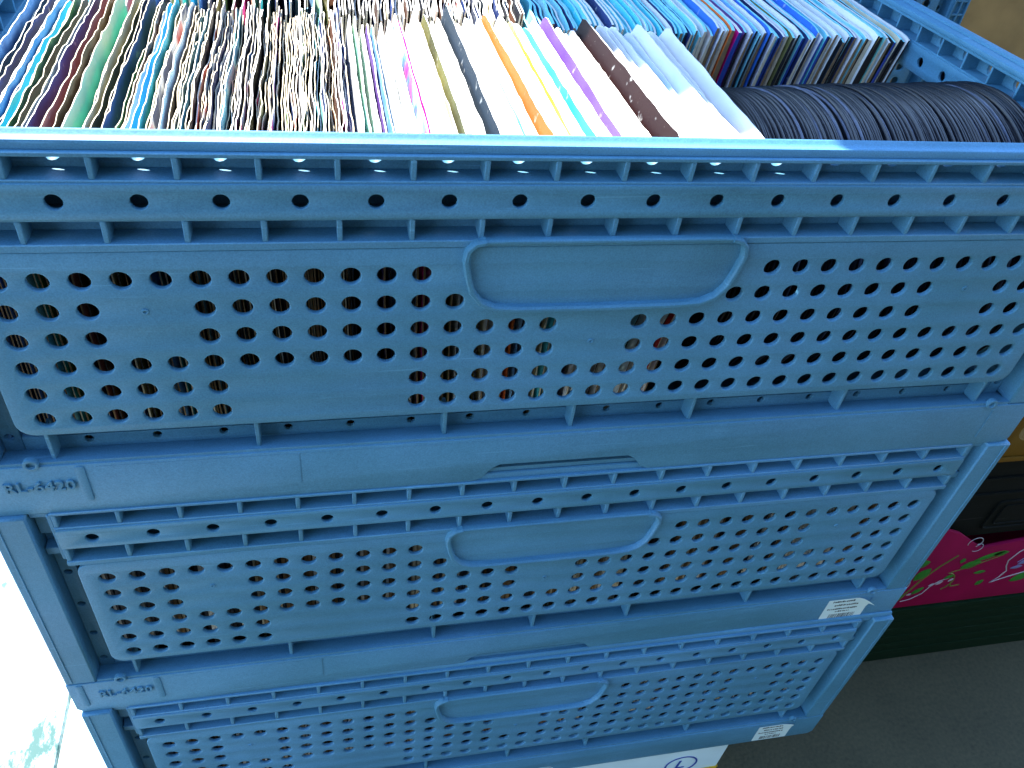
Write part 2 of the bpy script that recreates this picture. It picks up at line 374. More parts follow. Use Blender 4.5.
def crate(label, loc, rz=0, group=None):
    t = thing('stacking_crate', label, 'crate', loc, rz, group)
    b = obj('base', crate_base(), M['blue'], t)
    obj('moulded_lettering', text_bm('RL-6420', 9.0, -.3, .6, -267.3, 20.3, bold=.2), M['blue'], b)
    w = obj('side_wall', front_wall(), M['blue'], t)
    p = obj('perforated_panel', panel_bm(), M['blue'], w)
    obj('punched_strip', strip_bm(), M['blue'], w); obj('handle', handle_bm(), M['blue'], w)
    # the far long side: the same wall turned round
    w2 = w.copy(); C.objects.link(w2); w2.parent = t; w2.rotation_euler = (0, 0, math.pi); w2.location = (0, .4, 0)
    for g in [o for o in C.objects if o.parent == w]:
        d = g.copy(); C.objects.link(d); d.parent = w2
    r = obj('rim', rim_bm(), M['blue'], t)
    r2 = r.copy(); C.objects.link(r2); r2.parent = t; r2.rotation_euler = (0, 0, math.pi); r2.location = (0, .4, 0)
    for sx in (-1, 1):
        for sy in (-1, 1): obj('corner_post', posts_bm(sx, sy), M['blue'], t)
    e = obj('end_wall', end_wall_bm(), M['blue'], t, (272, 0, 0))
    e2 = e.copy(); C.objects.link(e2); e2.parent = t; e2.location = (-.272, .4, 0); e2.rotation_euler = (0, 0, math.pi)
    return t
G1 = 'blue crates of the front stack'
top = crate('topmost blue perforated crate, open and crammed with records', (0, 0, GZ), 0)
mid = dup(top, (2.9, -2.9, GZ-195.5), .0006)
mid['label'] = 'middle blue perforated crate of the front stack, curling white sticker at its right end'
low = dup(top, (4.8, -7.6, GZ-391), -.0045)
low['label'] = 'lowest blue perforated crate of the front stack, resting on a white cardboard box'
# the open crate's right end wall leans in a little
for o in C.objects:
    if o.parent == top and o.name.startswith('end_wall') and o.location.x > 0:
        o.location = (.2765, 0, .0012); o.rotation_euler = (R(-1.6), R(-1.0), R(1.0))
# stickers
def sticker(parent, x0, x1, z0, z1, curl, seed):
    rnd = random.Random(seed); bm = bmesh.new(); t = bmesh.new(); n = 10
    pts = []
    for i in range(n+1):
        u = i/n; row = []
        for j in range(5):
            v = j/4; x = x0+(x1-x0)*u; z = z0+(z1-z0)*v; y = -.30
            k = max(0, u+v*.8-1.45)
            y -= curl*k*k*60; x -= curl*k*k*14; z -= curl*k*k*10
            row.append((x, y, z))
        pts.append(row)
    F = [[t.verts.new(Vector(p)*S) for p in row] for row in pts]; B = [[t.verts.new(Vector((p[0], p[1]+.12, p[2]))*S) for p in row] for row in pts]
    for i in range(n):
        for j in range(4):
            t.faces.new((F[i][j], F[i+1][j], F[i+1][j+1], F[i][j+1])); t.faces.new((B[i][j], B[i][j+1], B[i+1][j+1], B[i+1][j]))
    for j in range(4):
        t.faces.new((F[0][j], F[0][j+1], B[0][j+1], B[0][j])); t.faces.new((F[n][j], B[n][j], B[n][j+1], F[n][j+1]))
    for i in range(n):
        t.faces.new((F[i][0], B[i][0], B[i+1][0], F[i+1][0])); t.faces.new((F[i][4], F[i+1][4], B[i+1][4], B[i][4]))
    merge(bm, t)
    s = obj('label_sticker', bm, M['sky_tinted_board'], parent)
    s['label'] = 'small white sticker with a barcode and blurred lines of print'
    pr = bmesh.new(); W = x1-x0; H = z1-z0
    x = x0+W*.2
    while x < x0+W*.80:
        w = rnd.choice((.35, .5, .9)); box(pr, x, x+w, -.36, -.31, z0+H*.06, z0+H*.27); x += w+rnd.choice((.4, .5, .9))
    for f, a, b, h in ((.86, .12, .78, .07), (.68, .2, .75, .065), (.5, .08, .78, .06), (.37, .3, .62, .05)):
        x = x0+W*a
        while x < x0+W*b:
            w = rnd.uniform(.5, 1.7); dz = rnd.uniform(-.15, .15); box(pr, x, x+w, -.36, -.31, z0+H*f+dz, z0+H*(f+h)+dz+rnd.uniform(-.4, .5)); x += w+rnd.uniform(.25, .8)
    obj('sticker_print', pr, M['ink'], s)
sticker(mid, 234.5, 271.5, 2.0, 29, 1.0, 4)
sticker(low, 237, 271.5, 2.0, 28.6, .25, 5)

# ------------------------------------------------------------------ records
def nz(*a): return noise.noise(Vector(a))
COV = {
 'white': cover('white_sleeve', (.80, .80, .77), (.72, .74, .74), scale=30),
 'cream': cover('cream_sleeve', (.72, .66, .50), (.58, .50, .32), scale=30),
 'pale': cover('sky_tinted_pale_sleeve', (.12, .56, .66), (.34, .70, .74), scale=18),  # pale sleeve whose cyan also carries the skylit shade of the back row
 'mint': cover('mint_sleeve', (.28, .62, .50), (.55, .70, .48), scale=14),
 'aqua': cover('aqua_sleeve', (.03, .50, .62), (.10, .58, .66), scale=12),
 'turq': cover('turquoise_green_sleeve', (.02, .55, .38), (.05, .48, .40), scale=12),
 'sky': cover('mottled_blue_sleeve', (.10, .30, .62), (.22, .45, .70), (.03, .08, .25), scale=26),
 'navy': cover('navy_sleeve', (.012, .025, .10), (.03, .06, .20), scale=20),
 'black': cover('black_sleeve', (.008, .008, .012), (.03, .03, .035), scale=20),
 'rose': cover('dusty_rose_sleeve', (.52, .16, .14), (.42, .22, .20), (.10, .03, .03), scale=12),
 'brown': cover('brown_sleeve', (.16, .07, .04), (.06, .035, .03), scale=14),
 'maroon': cover('maroon_sleeve', (.020, .004, .003), (.016, .003, .003), scale=14),
 'slate': cover('slate_grey_sleeve', (.020, .032, .046), (.026, .038, .054), scale=16),
 'green': cover('green_sleeve', (.05, .20, .05), (.16, .32, .14), (.02, .05, .02), scale=24),
 'olive': cover('olive_sleeve', (.22, .21, .07), (.09, .09, .04), scale=24),
 'red': cover('red_sleeve', (.60, .03, .03), (.55, .05, .04), scale=16),
 'orange': cover('orange_red_sleeve', (.75, .12, .02), (.68, .16, .03), scale=16),
 'yellow': cover('yellow_sleeve', (.80, .55, .05), (.75, .62, .20), scale=16),
 'pink': cover('magenta_sleeve', (.72, .01, .32), (.66, .02, .28), scale=16),
 'purple': cover('violet_sleeve', (.11, .04, .24), (.18, .11, .32), scale=16),
 'blue': cover('bright_blue_sleeve', (.02, .10, .50), (.03, .16, .55), scale=16),
 'mix': cover('picture_sleeve', (.05, .06, .10), (.70, .68, .60), (.45, .08, .06), scale=30, hard=.03),
 'mix2': cover('spotted_picture_sleeve', (.78, .78, .74), (.10, .24, .45), (.70, .06, .3), scale=34, hard=.03),
}
NY = 31
ZS = [0, .45, .7, .82, .9, .95, .98, 1.0]
def build_row(items, prev, y0, y1, zfloor, seed, foot, top, flat=0):
    """items: dicts t, g (gap at foot), ga (gap opening to the top), gy (gap opening to the front), wob, h, mat, edge, name/label...
    every sleeve starts on the surface of the one before it, so none of them cut each other"""
    mid = NY//2
    def gap(it, k, u, zf):
        ph = seed*13.7+k*3.17
        g = it['g']+it['ga']*zf**1.3+it['gy']*(1-u)
        wv = .3+.9*nz(u*3.6, ph, 1.3)+.35*nz(u*8, ph, 5.1)
        return max(.04, g+it['wob']*wv*zf**3)
    for _ in range(12):                     # spread the sleeves evenly between the neighbours they lean on
        xf = prev[mid][0]; xt = prev[mid][-1]
        for k, it in enumerate(items): xf += it['t']+gap(it, k, .5, 0); xt += it['t']+gap(it, k, .5, 1)
        ef = (foot-xf)/len(items); et = (top-xt)/len(items)
        for it in items: it['g'] += ef; it['ga'] += et-ef
    for k, it in enumerate(items):
        h = it['h']; t = it['t']; dy = it.get('dy', 0); sl = it.get('slope', 0)
        A = [[0]*len(ZS) for _ in range(NY)]; jit = [[0]*len(ZS) for _ in range(NY)]; ph = seed*13.7+k*3.17
        lag = [[0]*len(ZS) for _ in range(NY)]
        if flat:                            # stiffer sleeves straighten out the waves of the ones before
            for j in range(len(ZS)):
                a0 = prev[0][j]; a1 = prev[-1][j]
                dv = [prev[i][j]-(a0+(a1-a0)*i/(NY-1)) for i in range(NY)]; mxd = max(dv)
                for i in range(NY): lag[i][j] = flat*(mxd-dv[i])
        for i in range(NY):
            u = i/(NY-1)
            for j, zf in enumerate(ZS):
                A[i][j] = prev[i][j]+gap(it, k, u, zf)+lag[i][j]
                jit[i][j] = it.get('rag', 1)*(.22*nz(u*26, ph, 3.3)+.2*nz(u*13, ph, 7.7))*max(0, zf-.75)*4
        bm = bmesh.new()
        def pos(i, j, x):
            u = i/(NY-1); zf = ZS[j]
            y = y0+dy+(y1-y0)*u
            hh = h+sl*(u-.5)+(.9*nz(u*9, ph, 9)+.6*nz(u*24, ph, 4))*it.get('rag', 1)
            if i in (0, NY-1): hh -= it.get('corner', 2.5)
            elif i in (1, NY-2): hh -= .3*it.get('corner', 2.5)
            z = zfloor+(hh*zf)
            if i in (0, NY-1) and zf > .93: y += (1 if i == 0 else -1)*it.get('corner', 2.5)*(zf-.93)*9
            return Vector((x, y, z))*S
        F = [[bm.verts.new(pos(i, j, A[i][j]+jit[i][j])) for j in range(len(ZS))] for i in range(NY)]
        def tk(i, j): return t*(1 - (.5*max(0, ZS[j]-.9)*10)*(.6+.4*nz(i*.9, ph, 2)))
        B = [[bm.verts.new(pos(i, j, A[i][j]+jit[i][j]+max(.3, tk(i, j)))) for j in range(len(ZS))] for i in range(NY)]
        for i in range(NY-1):
            for j in range(len(ZS)-1):
                bm.faces.new((F[i][j], F[i][j+1], F[i+1][j+1], F[i+1][j])); bm.faces.new((B[i][j], B[i+1][j], B[i+1][j+1], B[i][j+1]))
        ed = []
        J = len(ZS)-1
        for j in range(J):
            fe = bm.faces.new((F[0][j], B[0][j], B[0][j+1], F[0][j+1])); fe.material_index = 2; ed.append(bm.faces.new((F[NY-1][j], F[NY-1][j+1], B[NY-1][j+1], B[NY-1][j])))
        for i in range(NY-1):
            ed.append(bm.faces.new((F[i][J], B[i][J], B[i+1][J], F[i+1][J]))); ed.append(bm.faces.new((F[i][0], F[i+1][0], B[i+1][0], B[i][0])))
        for f in ed: f.material_index = 1
        x_obj = A[NY//2][0]*S
        for v in bm.verts: v.co -= Vector((x_obj, y0*S, zfloor*S))
        bmesh.ops.recalc_face_normals(bm, faces=bm.faces)
        me = bpy.data.meshes.new('record_sleeve'); bm.to_mesh(me); bm.free(); finish(me, 50)
        me.materials.append(COV[it['mat']]); me.materials.append(M[it.get('edge', 'paper')]); me.materials.append(M[it.get('fore', 'cream')])
        o = link('record_sleeve', me, None); o.location = (x_obj, y0*S, (zfloor+GZ)*S)
        tag(o, it['label'], 'record', it.get('group'))
        prev = [[A[i][j]+t for j in range(len(ZS))] for i in range(NY)]
    return prev
rnd = random.Random(5)
FL = 'colourful paper record sleeve leaning at the front left of the top crate'
FC = 'worn white-edged record sleeve tightly packed near the middle of the front row'
FR = 'pale record sleeve leaning right in the sunlit right part of the front row'
items = []
def it(mat, t, g, ga, gy, wob, h, label, group=None, **k): items.append(dict(mat=mat, t=t, g=g, ga=ga, gy=gy, wob=wob, h=h, label=label, group=group, **k))
# front left: loosely leaning picture sleeves
left = ['sky', 'navy', 'slate', 'sky', 'navy', 'cream', 'sky', 'navy', 'pale', 'aqua', 'green', 'black', 'WHITE', 'cream', 'navy', 'ROSE', 'DARK', 'olive', 'mint', 'TURQ', 'navy', 'cream', 'olive', 'slate', 'navy', 'GREEN', 'brown', 'white', 'sky', 'AQUA', 'olive', 'mix', 'white', 'black']
special = {'WHITE': ('mint', 'broad pale mint record sleeve leaning left at the front left of the crate'),
           'ROSE': ('rose', 'dusty rose record sleeve leaning left beside a dark brown one'),
           'DARK': ('brown', 'dark brown record sleeve just right of the dusty rose one'),
           'TURQ': ('turq', 'bright turquoise green record sleeve leaning left in the front row'),
           'GREEN': ('green', 'mottled dark green record sleeve left of the packed white edges'),
           'AQUA': ('aqua', 'aqua blue record sleeve close to the packed white edges, front row')}
for i, m in enumerate(left):
    sp = special.get(m)
    it(sp[0] if sp else m, rnd.uniform(.45, .7), 0, rnd.uniform(-.9, .9)+(1.6 if sp else 0), 0, rnd.uniform(.1, .9),
       182+rnd.uniform(-4, 2.5)-(1 if sp else 0), sp[1] if sp else FL, None if sp else 'leaning sleeves at front left', slope=rnd.uniform(-3, 3), dy=rnd.uniform(-2, 2), rag=2.0, edge=rnd.choice(('paper', 'cream', 'cream')), fore=rnd.choice(('kraft', 'kraft', 'cream', 'ink')))
prev = [[-271+4*zf for zf in ZS] for _ in range(NY)]
prev = build_row(items, prev, 19.5, 198, 6.5, 1, -184, -190, .05)
nfr = len(items); items = []
mids = ['black', 'navy', 'slate', 'brown', 'black', 'white', 'cream', 'mix', 'olive', 'black', 'white', 'mix2', 'pale', 'green']
for i in range(60):
    m = rnd.choice(mids)
    it(m, rnd.uniform(.45, .75), rnd.uniform(-.1, .2), rnd.uniform(-.3, .4), .02, rnd.uniform(.2, .9), 180+rnd.uniform(-6, 3.5), FC, 'packed sleeves of the front row',
       slope=rnd.uniform(-3, 3), dy=rnd.uniform(-2.5, 2.5), rag=2.6, fore=rnd.choice(('kraft', 'kraft', 'cream', 'ink')), edge=rnd.choice(('paper', 'cream', 'cream')))
prev = build_row(items, prev, 19.5, 198, 6.5, 2, -108, -113, .03)
nfr += len(items); items = []
seq = ['white', 'mint', 'white', 'purple!', 'sky', 'white', 'white', 'mix2', 'pink!', 'white', 'white', 'CREAM!', 'olive', 'white', 'white', 'slate!', 'yellow2!', 'white', 'white', 'pale', 'white',
       'orange!', 'sky', 'white', 'blue!', 'yellow!', 'white', 'aqua!', 'white', 'white', 'purple2!', 'navy', 'white', 'white', 'white', 'maroon!', 'white', 'white', 'white', 'white', 'pale', 'white', 'white', 'white', 'white', 'red!', 'white']
names = {'purple!': ('purple', 'violet record sleeve, first bright one right of the packed white edges'),
         'pink!': ('pink', 'magenta record sleeve showing as a thin pink strip, front row'),
         'CREAM!': ('cream', 'yellowed cream record sleeve with a thick worn edge, front row'),
         'slate!': ('slate', 'slate grey record sleeve standing tall among white ones, front row'),
         'yellow2!': ('yellow', 'yellow record sleeve directly right of the slate grey one'),
         'orange!': ('orange', 'orange red record sleeve showing as a thin strip, front row'),
         'blue!': ('blue', 'bright blue record sleeve right of the orange red strip, front row'),
         'yellow!': ('yellow', 'yellow record sleeve between the blue strip and the aqua strip'),
         'aqua!': ('aqua', 'bright aqua record sleeve left of the maroon one, front row'),
         'purple2!': ('purple', 'lilac record sleeve between the aqua strip and the maroon strip'),
         'maroon!': ('maroon', 'tall dark maroon record sleeve among white ones, front row'),
         'red!': ('red', 'red record sleeve between white ones beside the bare black records')}
for i, m in enumerate(seq):
    big = m in ('slate!', 'aqua!', 'maroon!', 'CREAM!', 'orange!', 'yellow!', 'yellow2!')
    lab = names.get(m); wide = i > 20
    it(lab[0] if lab else m, rnd.uniform(.55, 1.0), rnd.uniform(-.4, .4), (rnd.uniform(-1.0, 1.0) if m == 'white' else rnd.uniform(-1.6, -.8))+(.6 if wide else -.2)+({'slate!': 1.8, 'maroon!': 3.2, 'aqua!': .9, 'CREAM!': .3, 'orange!': -.5, 'purple2!': -.4}.get(m, 0)), .2 if i < 24 else -.16, rnd.uniform(.03, .25),
       180+rnd.uniform(-6, 3)+(5 if m in ('slate!', 'maroon!') else 2 if big else -5 if m == 'red!' else 0), lab[1] if lab else FR, None if lab else 'pale sleeves at the right of the front row', slope=rnd.uniform(-4, 4), dy=rnd.uniform(-2, 2), corner=rnd.uniform(2, 6), fore=rnd.choice(('kraft', 'kraft', 'cream', 'ink')))
end = build_row(items, prev, 19.5, 198, 6.5, 3, 40, 84, .13)
nfr += len(items)

# back row
BL = 'record sleeve leaning in the left part of the back row'
BM = 'dark or white edged sleeve tightly packed in the middle of the back row'
BP = 'pale card sleeve in the back row, just right of the dark edges'
BR = 'card sleeve with a sharp front edge at the right of the back row'
items = []
lb = ['slate', 'olive', 'navy', 'white', 'pale', 'white', 'pale', 'white', 'pale', 'RED', 'navy', 'sky', 'navy', 'olive', 'MINT', 'aqua', 'sky', 'navy', 'cream', 'olive', 'green', 'PINK', 'cream', 'BLUE', 'mint', 'navy', 'slate', 'sky', 'YEL', 'black', 'sky', 'mint', 'olive', 'brown']
sp2 = {'RED': ('red', 'bright red record sleeve leaning at the left of the back row'), 'MINT': ('mint', 'pale mint record sleeve with a rounded worn corner in the back row'),
       'PINK': ('pink', 'magenta record sleeve leaning in the left half of the back row'), 'BLUE': ('aqua', 'strong aqua blue record sleeve right of the magenta one, back row'), 'YEL': ('cream', 'cream record sleeve beside a black one in the back row')}
for m in lb:
    sp = sp2.get(m)
    it(sp[0] if sp else m, rnd.uniform(.9, 1.3), 0, rnd.uniform(-1, 1)+(1 if sp else 0), 0, rnd.uniform(.6, 1.8), 176+rnd.uniform(-4, 5), sp[1] if sp else BL, None if sp else 'leaning sleeves at the left of the back row', slope=rnd.uniform(-3, 3), dy=rnd.uniform(-2, 2))
prev = [[-268+1.0*zf for zf in ZS] for _ in range(NY)]
prev = build_row(items, prev, 208, 386, 6.5, 4, -110, -112)
nbk = len(items); items = []
for i in range(52):
    it(rnd.choice(['black', 'navy', 'white', 'black', 'slate', 'brown', 'mix', 'cream']), rnd.uniform(.9, 1.5), rnd.uniform(-.1, .4), rnd.uniform(-.2, .2), 0, rnd.uniform(.3, 1.2), 176+rnd.uniform(-4, 4), BM, 'dark sleeves in the middle of the back row',
       slope=rnd.uniform(-2, 2), dy=rnd.uniform(-2, 2))
prev = build_row(items, prev, 208, 386, 6.5, 5, 6, 2)
nbk += len(items); items = []
for i in range(34):
    it(rnd.choice(['pale', 'pale', 'white', 'pale', 'navy', 'aqua', 'slate', 'pale']), rnd.uniform(1.5, 2.4), rnd.uniform(-.3, .4), rnd.uniform(-.2, .3), 0, rnd.uniform(.1, .6), 173+rnd.uniform(-2.5, 2.5), BP, 'pale sleeves of the back row',
       slope=rnd.uniform(-1.5, 1.5), dy=rnd.uniform(-1.5, 1.5), corner=rnd.uniform(1, 3), rag=.5, edge=rnd.choice(('sky_tinted_card', 'sky_tinted_card', 'paper')), fore=rnd.choice(('ink', 'ink', 'kraft', 'cream')))
prev = build_row(items, prev, 206, 386, 6.5, 6, 122, 116, .1)
nbk += len(items); items = []
rb = ['white', 'mix', 'blue', 'white', 'white', 'ORG', 'PNK', 'purple', 'white', 'sky', 'pale', 'white', 'blue', 'white', 'pale', 'navy', 'white', 'olive', 'white', 'pale', 'navy', 'white', 'blue', 'white', 'pale', 'black', 'white', 'white', 'slate', 'white', 'pale', 'navy', 'white', 'pale', 'BLK', 'white', 'YLW', 'pale', 'white', 'black', 'cream', 'black', 'white']
sp3 = {'ORG': ('orange', 'orange red card sleeve in the right half of the back row'), 'PNK': ('pink', 'hot pink card sleeve with its front edge showing, back row right'),
       'BLK': ('black', 'thick black card sleeve left of the yellow one, back row right'), 'YLW': ('yellow', 'yellow card sleeve near the right end of the back row')}
for i, m in enumerate(rb):
    sp = sp3.get(m)
    it(sp[0] if sp else m, rnd.uniform(1.5, 2.4) if not sp else 3.4, rnd.uniform(-.4, .6), rnd.uniform(-.2, .3), .06, rnd.uniform(.05, .25), 175+rnd.uniform(-2.2, 2.2), sp[1] if sp else BR, None if sp else 'card sleeves at the right of the back row',
       slope=rnd.uniform(-1.2, 1.2), dy=rnd.uniform(-1.5, 1.5), corner=rnd.uniform(1, 2.2), rag=.4, edge=rnd.choice(('sky_tinted_card', 'sky_tinted_card', 'paper')), fore=rnd.choice(('ink', 'ink', 'kraft', 'cream', 'ink_blue')))
end2 = build_row(items, prev, 206, 386, 6.5, 7, 269, 265.5, .1)
nbk += len(items)
print('ROWS', nfr, nbk, end[6][0], end[6][-1], end2[6][0], end2[6][-1])

# bare records at the right of the front row
def disc_mesh(seed):
    rr = random.Random(seed); bm = bmesh.new(); n = 72; ro = 87.5
    prof = [(-.55, 18), (-.75, 40), (-.5, 44), (-.5, 84), (-.75, 86.5), (-.25, ro), (.25, ro), (.75, 86.5), (.5, 84), (.5, 44), (.75, 40), (.55, 18)]
    rings = []
    for a in range(n):
        an = 2*math.pi*a/n; rings.append([bm.verts.new(Vector((x+.25*math.sin(2*an+seed), r*math.cos(an), r*math.sin(an)))*S) for x, r in prof])
    for a in range(n):
        A, B = rings[a], rings[(a+1) % n]
        for j in range(len(prof)):
            f = bm.faces.new((A[j], B[j], B[(j+1) % len(prof)], A[(j+1) % len(prof)]))
            if 4 <= j <= 6: f.material_index = 1
    bmesh.ops.recalc_face_normals(bm, faces=bm.faces)
    me = bpy.data.meshes.new('vinyl_record'); bm.to_mesh(me); bm.free(); finish(me, 40)
    me.materials.append(M['vinyl']); me.materials.append(M['vinyl_glint' if seed == 3 else 'vinyl_edge']); return me
DM = [disc_mesh(s) for s in range(4)]
x = end[6][0]+2.0; kk = 0; lean = math.atan2(end[6][-1]-end[6][0], 180)
recs = []
DL = 'bare black vinyl record in the tight row at the right end of the front row'
rd = random.Random(8)
while x < 262:
    recs.append(x); x += 1.56+max(0, rd.gauss(.05, .5))+(2.2 if rd.random() < .06 else 0)
nrec = len(recs)
for k, x in enumerate(recs):
    f = k/nrec; ln = lean*(1-f)*1.0+.02
    o = link('vinyl_record', DM[3 if rd.random() < .13 else k % 3], None)
    zc = 6.8+88+4.5*f+rd.uniform(-.8, .8)
    o.location = ((x+math.sin(ln)*88)*S, (102+rd.uniform(-2, 2))*S, (GZ+6.8+ (zc-6.8)*math.cos(ln))*S)
    o.rotation_euler = (rd.uniform(0, 6), 0, 0)
    o.rotation_mode = 'XYZ'
    o.rotation_euler = (0, ln, R(1.5)*(1-f))
    tag(o, DL, 'vinyl record', 'bare records without sleeves')
print('RECORDS', nrec)

# record edges seen only through the holes of the two lower crates: far past what could be told apart; those in the rear crates are added to block sun
bm = bmesh.new(); rr = random.Random(3)
for ox, oy, oz in [(2.9, -2.9, -195.5), (4.8, -7.6, -391)]+[(205+(-1)**k*1.2, 450, -593+195.5*k) for k in range(8)]:
    x = -269
    while x < 267:
        t = rr.uniform(1.2, 2.4); z1 = oz+176+rr.uniform(-5, 5)
        nf = len(bm.faces); box(bm, x+ox, x+t+ox, 20+oy+rr.uniform(0, 4), 380+oy, oz+7.6, z1)
        bm.faces.ensure_lookup_table()
        mi = rr.choice((0, 0, 1, 2, 3, 3))
        for f in bm.faces[nf:]: f.material_index = mi
        x += t+rr.uniform(.1, 1.2)
o = obj('record_sleeves', bm, M['kraft'], None, (0, 0, GZ))
for m in ('cream', 'paper', 'ink'): o.data.materials.append(M[m])
tag(o, 'packed record sleeves glimpsed through the holes of the lower crates; sun-blocking fill added in rear crates', 'records', None, 'stuff')

# ------------------------------------------------------------------ cardboard boxes under and beside the stack
bz = GZ-391-.6
t = thing('cardboard_box', 'white cardboard box with a circled L printed on its front, under the crates', 'box', (0, 0, 0))
bm = bmesh.new(); box(bm, -367, 224, -5.5, 398, .5, bz, 1.5, 2); obj('carton', bm, M['sky_tinted_board'], t)
bm = bmesh.new()
cx, cz = 182.0, GZ-426.5
add_plate(bm, circle(cx, cz, 16.5, 40), [circle(cx, cz, 14.8, 40)], -6.0, -5.6, bev=.05)
obj('printed_ring', bm, M['ink_blue'], t)
obj('printed_letter', text_bm('L', 23, -5.8, .2, cx-1, cz-.5, shear=.1), M['ink_blue'], t)
bm = bmesh.new(); box(bm, 186, 224.6, -6.1, -5.7, GZ-520, GZ-443); box(bm, 224.1, 224.7, -6.1, 60, GZ-520, GZ-443)
obj('yellow_tape', bm, M['yellow_tape'], t)
bm = bmesh.new(); box(bm, -900, -369.2, -320, 700, .5, bz-.4, 2, 2)
tag(obj('cardboard_box', bm, M['stained'], None), 'stained white cardboard box left of the crate stack, glaring in the sun', 'box')

# ------------------------------------------------------------------ pile at the right: green crate, pink fruit carton, black crate, yellow crate
px0, px1, py0, py1 = 512, 1000, 150, 440
def open_box(bm, x0, x1, y0, y1, z0, z1, w=3):
    box(bm, x0, x1, y0, y0+w, z0, z1, .6); box(bm, x0, x1, y1-w, y1, z0, z1, .6)
    box(bm, x0, x0+w, y0+w, y1-w, z0, z1, .6); box(bm, x1-w, x1, y0+w, y1-w, z0, z1, .6); box(bm, x0+w, x1-w, y0+w, y1-w, z0, z0+w)
t = thing('vegetable_crate', 'dark green plastic crate on the ground, under the pink fruit carton', 'crate', (px0, py0, 0))
W, D = px1-px0, py1-py0
bm = bmesh.new(); open_box(bm, 0, W, 0, D, .5, 128); obj('shell', bm, M['dark_green'], t)
bm = bmesh.new()
for z in (16, 34, 52, 70, 88, 106): box(bm, 2, W-2, -.9, .4, z, z+9, .4)
box(bm, -2, W+2, -3, .4, 118, 127, 1)
obj('ribs', bm, M['dark_green'], t)
t = thing('fruit_carton', 'pink cardboard fruit carton printed with green leaves and white swirls', 'carton', (px0, py0, 129))
prof = [(0, 0), (W, 0), (W, 150), (W-30, 148), (W-95, 108), (250, 116), (128, 117), (100, 113), (78, 109), (66, 116), (30, 142), (4, 153), (0, 153)]
bm = bmesh.new()
add_plate(bm, prof, [], 0, 4, bev=.4); add_plate(bm, prof, [], D-4, D, bev=.4)
for x0 in (.2, W-4.2): box(bm, x0, x0+4, 4.1, D-4.1, 0, 120, .4)
box(bm, 4, W-4, 4, D-4, 0, 4)
obj('carton_shell', bm, M['pink'], t)
def decal(name, mat, parts):
    bm = bmesh.new()
    for kind, a in parts:
        if kind == 'leaf':
            x, z, l, w, ang = a; c, s = math.cos(R(ang)), math.sin(R(ang))
            pts = [(l*(u-.5)*1.0, w*math.sin(math.pi*u)**.8*sg) for sg, us in ((1, [i/10 for i in range(11)]), (-1, [i/10 for i in range(9, 0, -1)])) for u in us]
            add_plate(bm, [(x+c*p-s*q_, z+s*p+c*q_) for p, q_ in pts], [], -.5, -.1, bev=.02)
        else:
            pts, w = a; sweep(bm, pts, w, -.6, -.1)
    obj(name, bm, mat, t)
def arc(cx, cz, r, a0, a1, n=14, e=1): return [(cx+r*math.cos(R(a0+(a1-a0)*i/n)), cz+e*r*math.sin(R(a0+(a1-a0)*i/n))) for i in range(n+1)]
decal('printed_leaves', M['leaf'], [('leaf', (78, 78, 26, 7, 20)), ('leaf', (96, 92, 40, 4.5, 22)), ('leaf', (110, 95, 20, 4, 10)), ('leaf', (100, 60, 16, 3, 5)), ('leaf', (62, 88, 9, 3.5, 80)), ('leaf', (18, 68, 26, 8, 60)), ('leaf', (8, 90, 18, 7, 20)),
       ('leaf', (28, 34, 18, 4, 45)), ('leaf', (6, 20, 24, 5, 45)), ('leaf', (112, 37, 12, 4, 50)), ('leaf', (60, 57, 14, 3.5, 25)), ('leaf', (170, 40, 30, 8, 30)), ('leaf', (220, 80, 36, 9, -20)), ('leaf', (300, 60, 40, 10, 25)), ('leaf', (360, 40, 34, 8, -30))])
decal('printed_stems', M['olive_print'], [('line', ([(8, 14), (16, 36), (24, 60), (36, 82), (50, 100)], 3.2)), ('line', (arc(52, 47, 18, -60, 80), 2)), ('line', ([(58, 66), (78, 73), (104, 86), (116, 92)], 1.6)), ('line', ([(68, 46), (72, 36), (84, 37)], 2.0)), ('line', ([(200, 20), (240, 60), (300, 80)], 3))])
for part in [('line', ([(14, 14), (26, 17), (38, 27), (42, 40), (50, 50), (60, 54)], 1.3)), ('line', (arc(60, 122, 9, -60, 200), .9)), ('line', (arc(68, 112, 7, -120, 120), .8)), ('line', ([(176, 120), (150, 108), (136, 94), (130, 78), (134, 66), (140, 56), (136, 44), (128, 34), (150, 43), (176, 52)], 1.8)),
       ('leaf', (52, 46, 10, 2.2, 40)), ('leaf', (42, 44, 7, 1.6, 35)), ('leaf', (20, 28, 8, 2, 10)), ('leaf', (6, 6, 7, 2.5, 40)), ('leaf', (66, 50, 8, 2, 40)), ('line', (arc(-6, 48, 16, -80, 30), 1.2))]: decal('printed_swirl', M['white_print'], [part])
decal('printed_flower', M['lilac_print'], [('leaf', (158, 74, 24, 5, 35)), ('leaf', (150, 62, 16, 3, 10)), ('leaf', (168, 88, 26, 5, 50)), ('leaf', (176, 66, 20, 4, 20)), ('line', ([(146, 72), (156, 86), (170, 98)], 1.4))])
t = thing('plastic_crate', 'black plastic crate on top of the pink fruit carton', 'crate', (px0+6, py0+12, 129+118.5))
bm = bmesh.new(); open_box(bm, 0, W-12, 0, D-24, 0, 136); obj('shell', bm, M['black_plastic'], t)
bm = bmesh.new()
for x0 in (62, 190, 318):
    sweep(bm, rrect(x0, x0+110, 14, 60, 6), 3, -2.2, .3, closed=True); sweep(bm, rrect(x0+12, x0+98, 20, 52, 4), 2, -1.6, .3, closed=True)
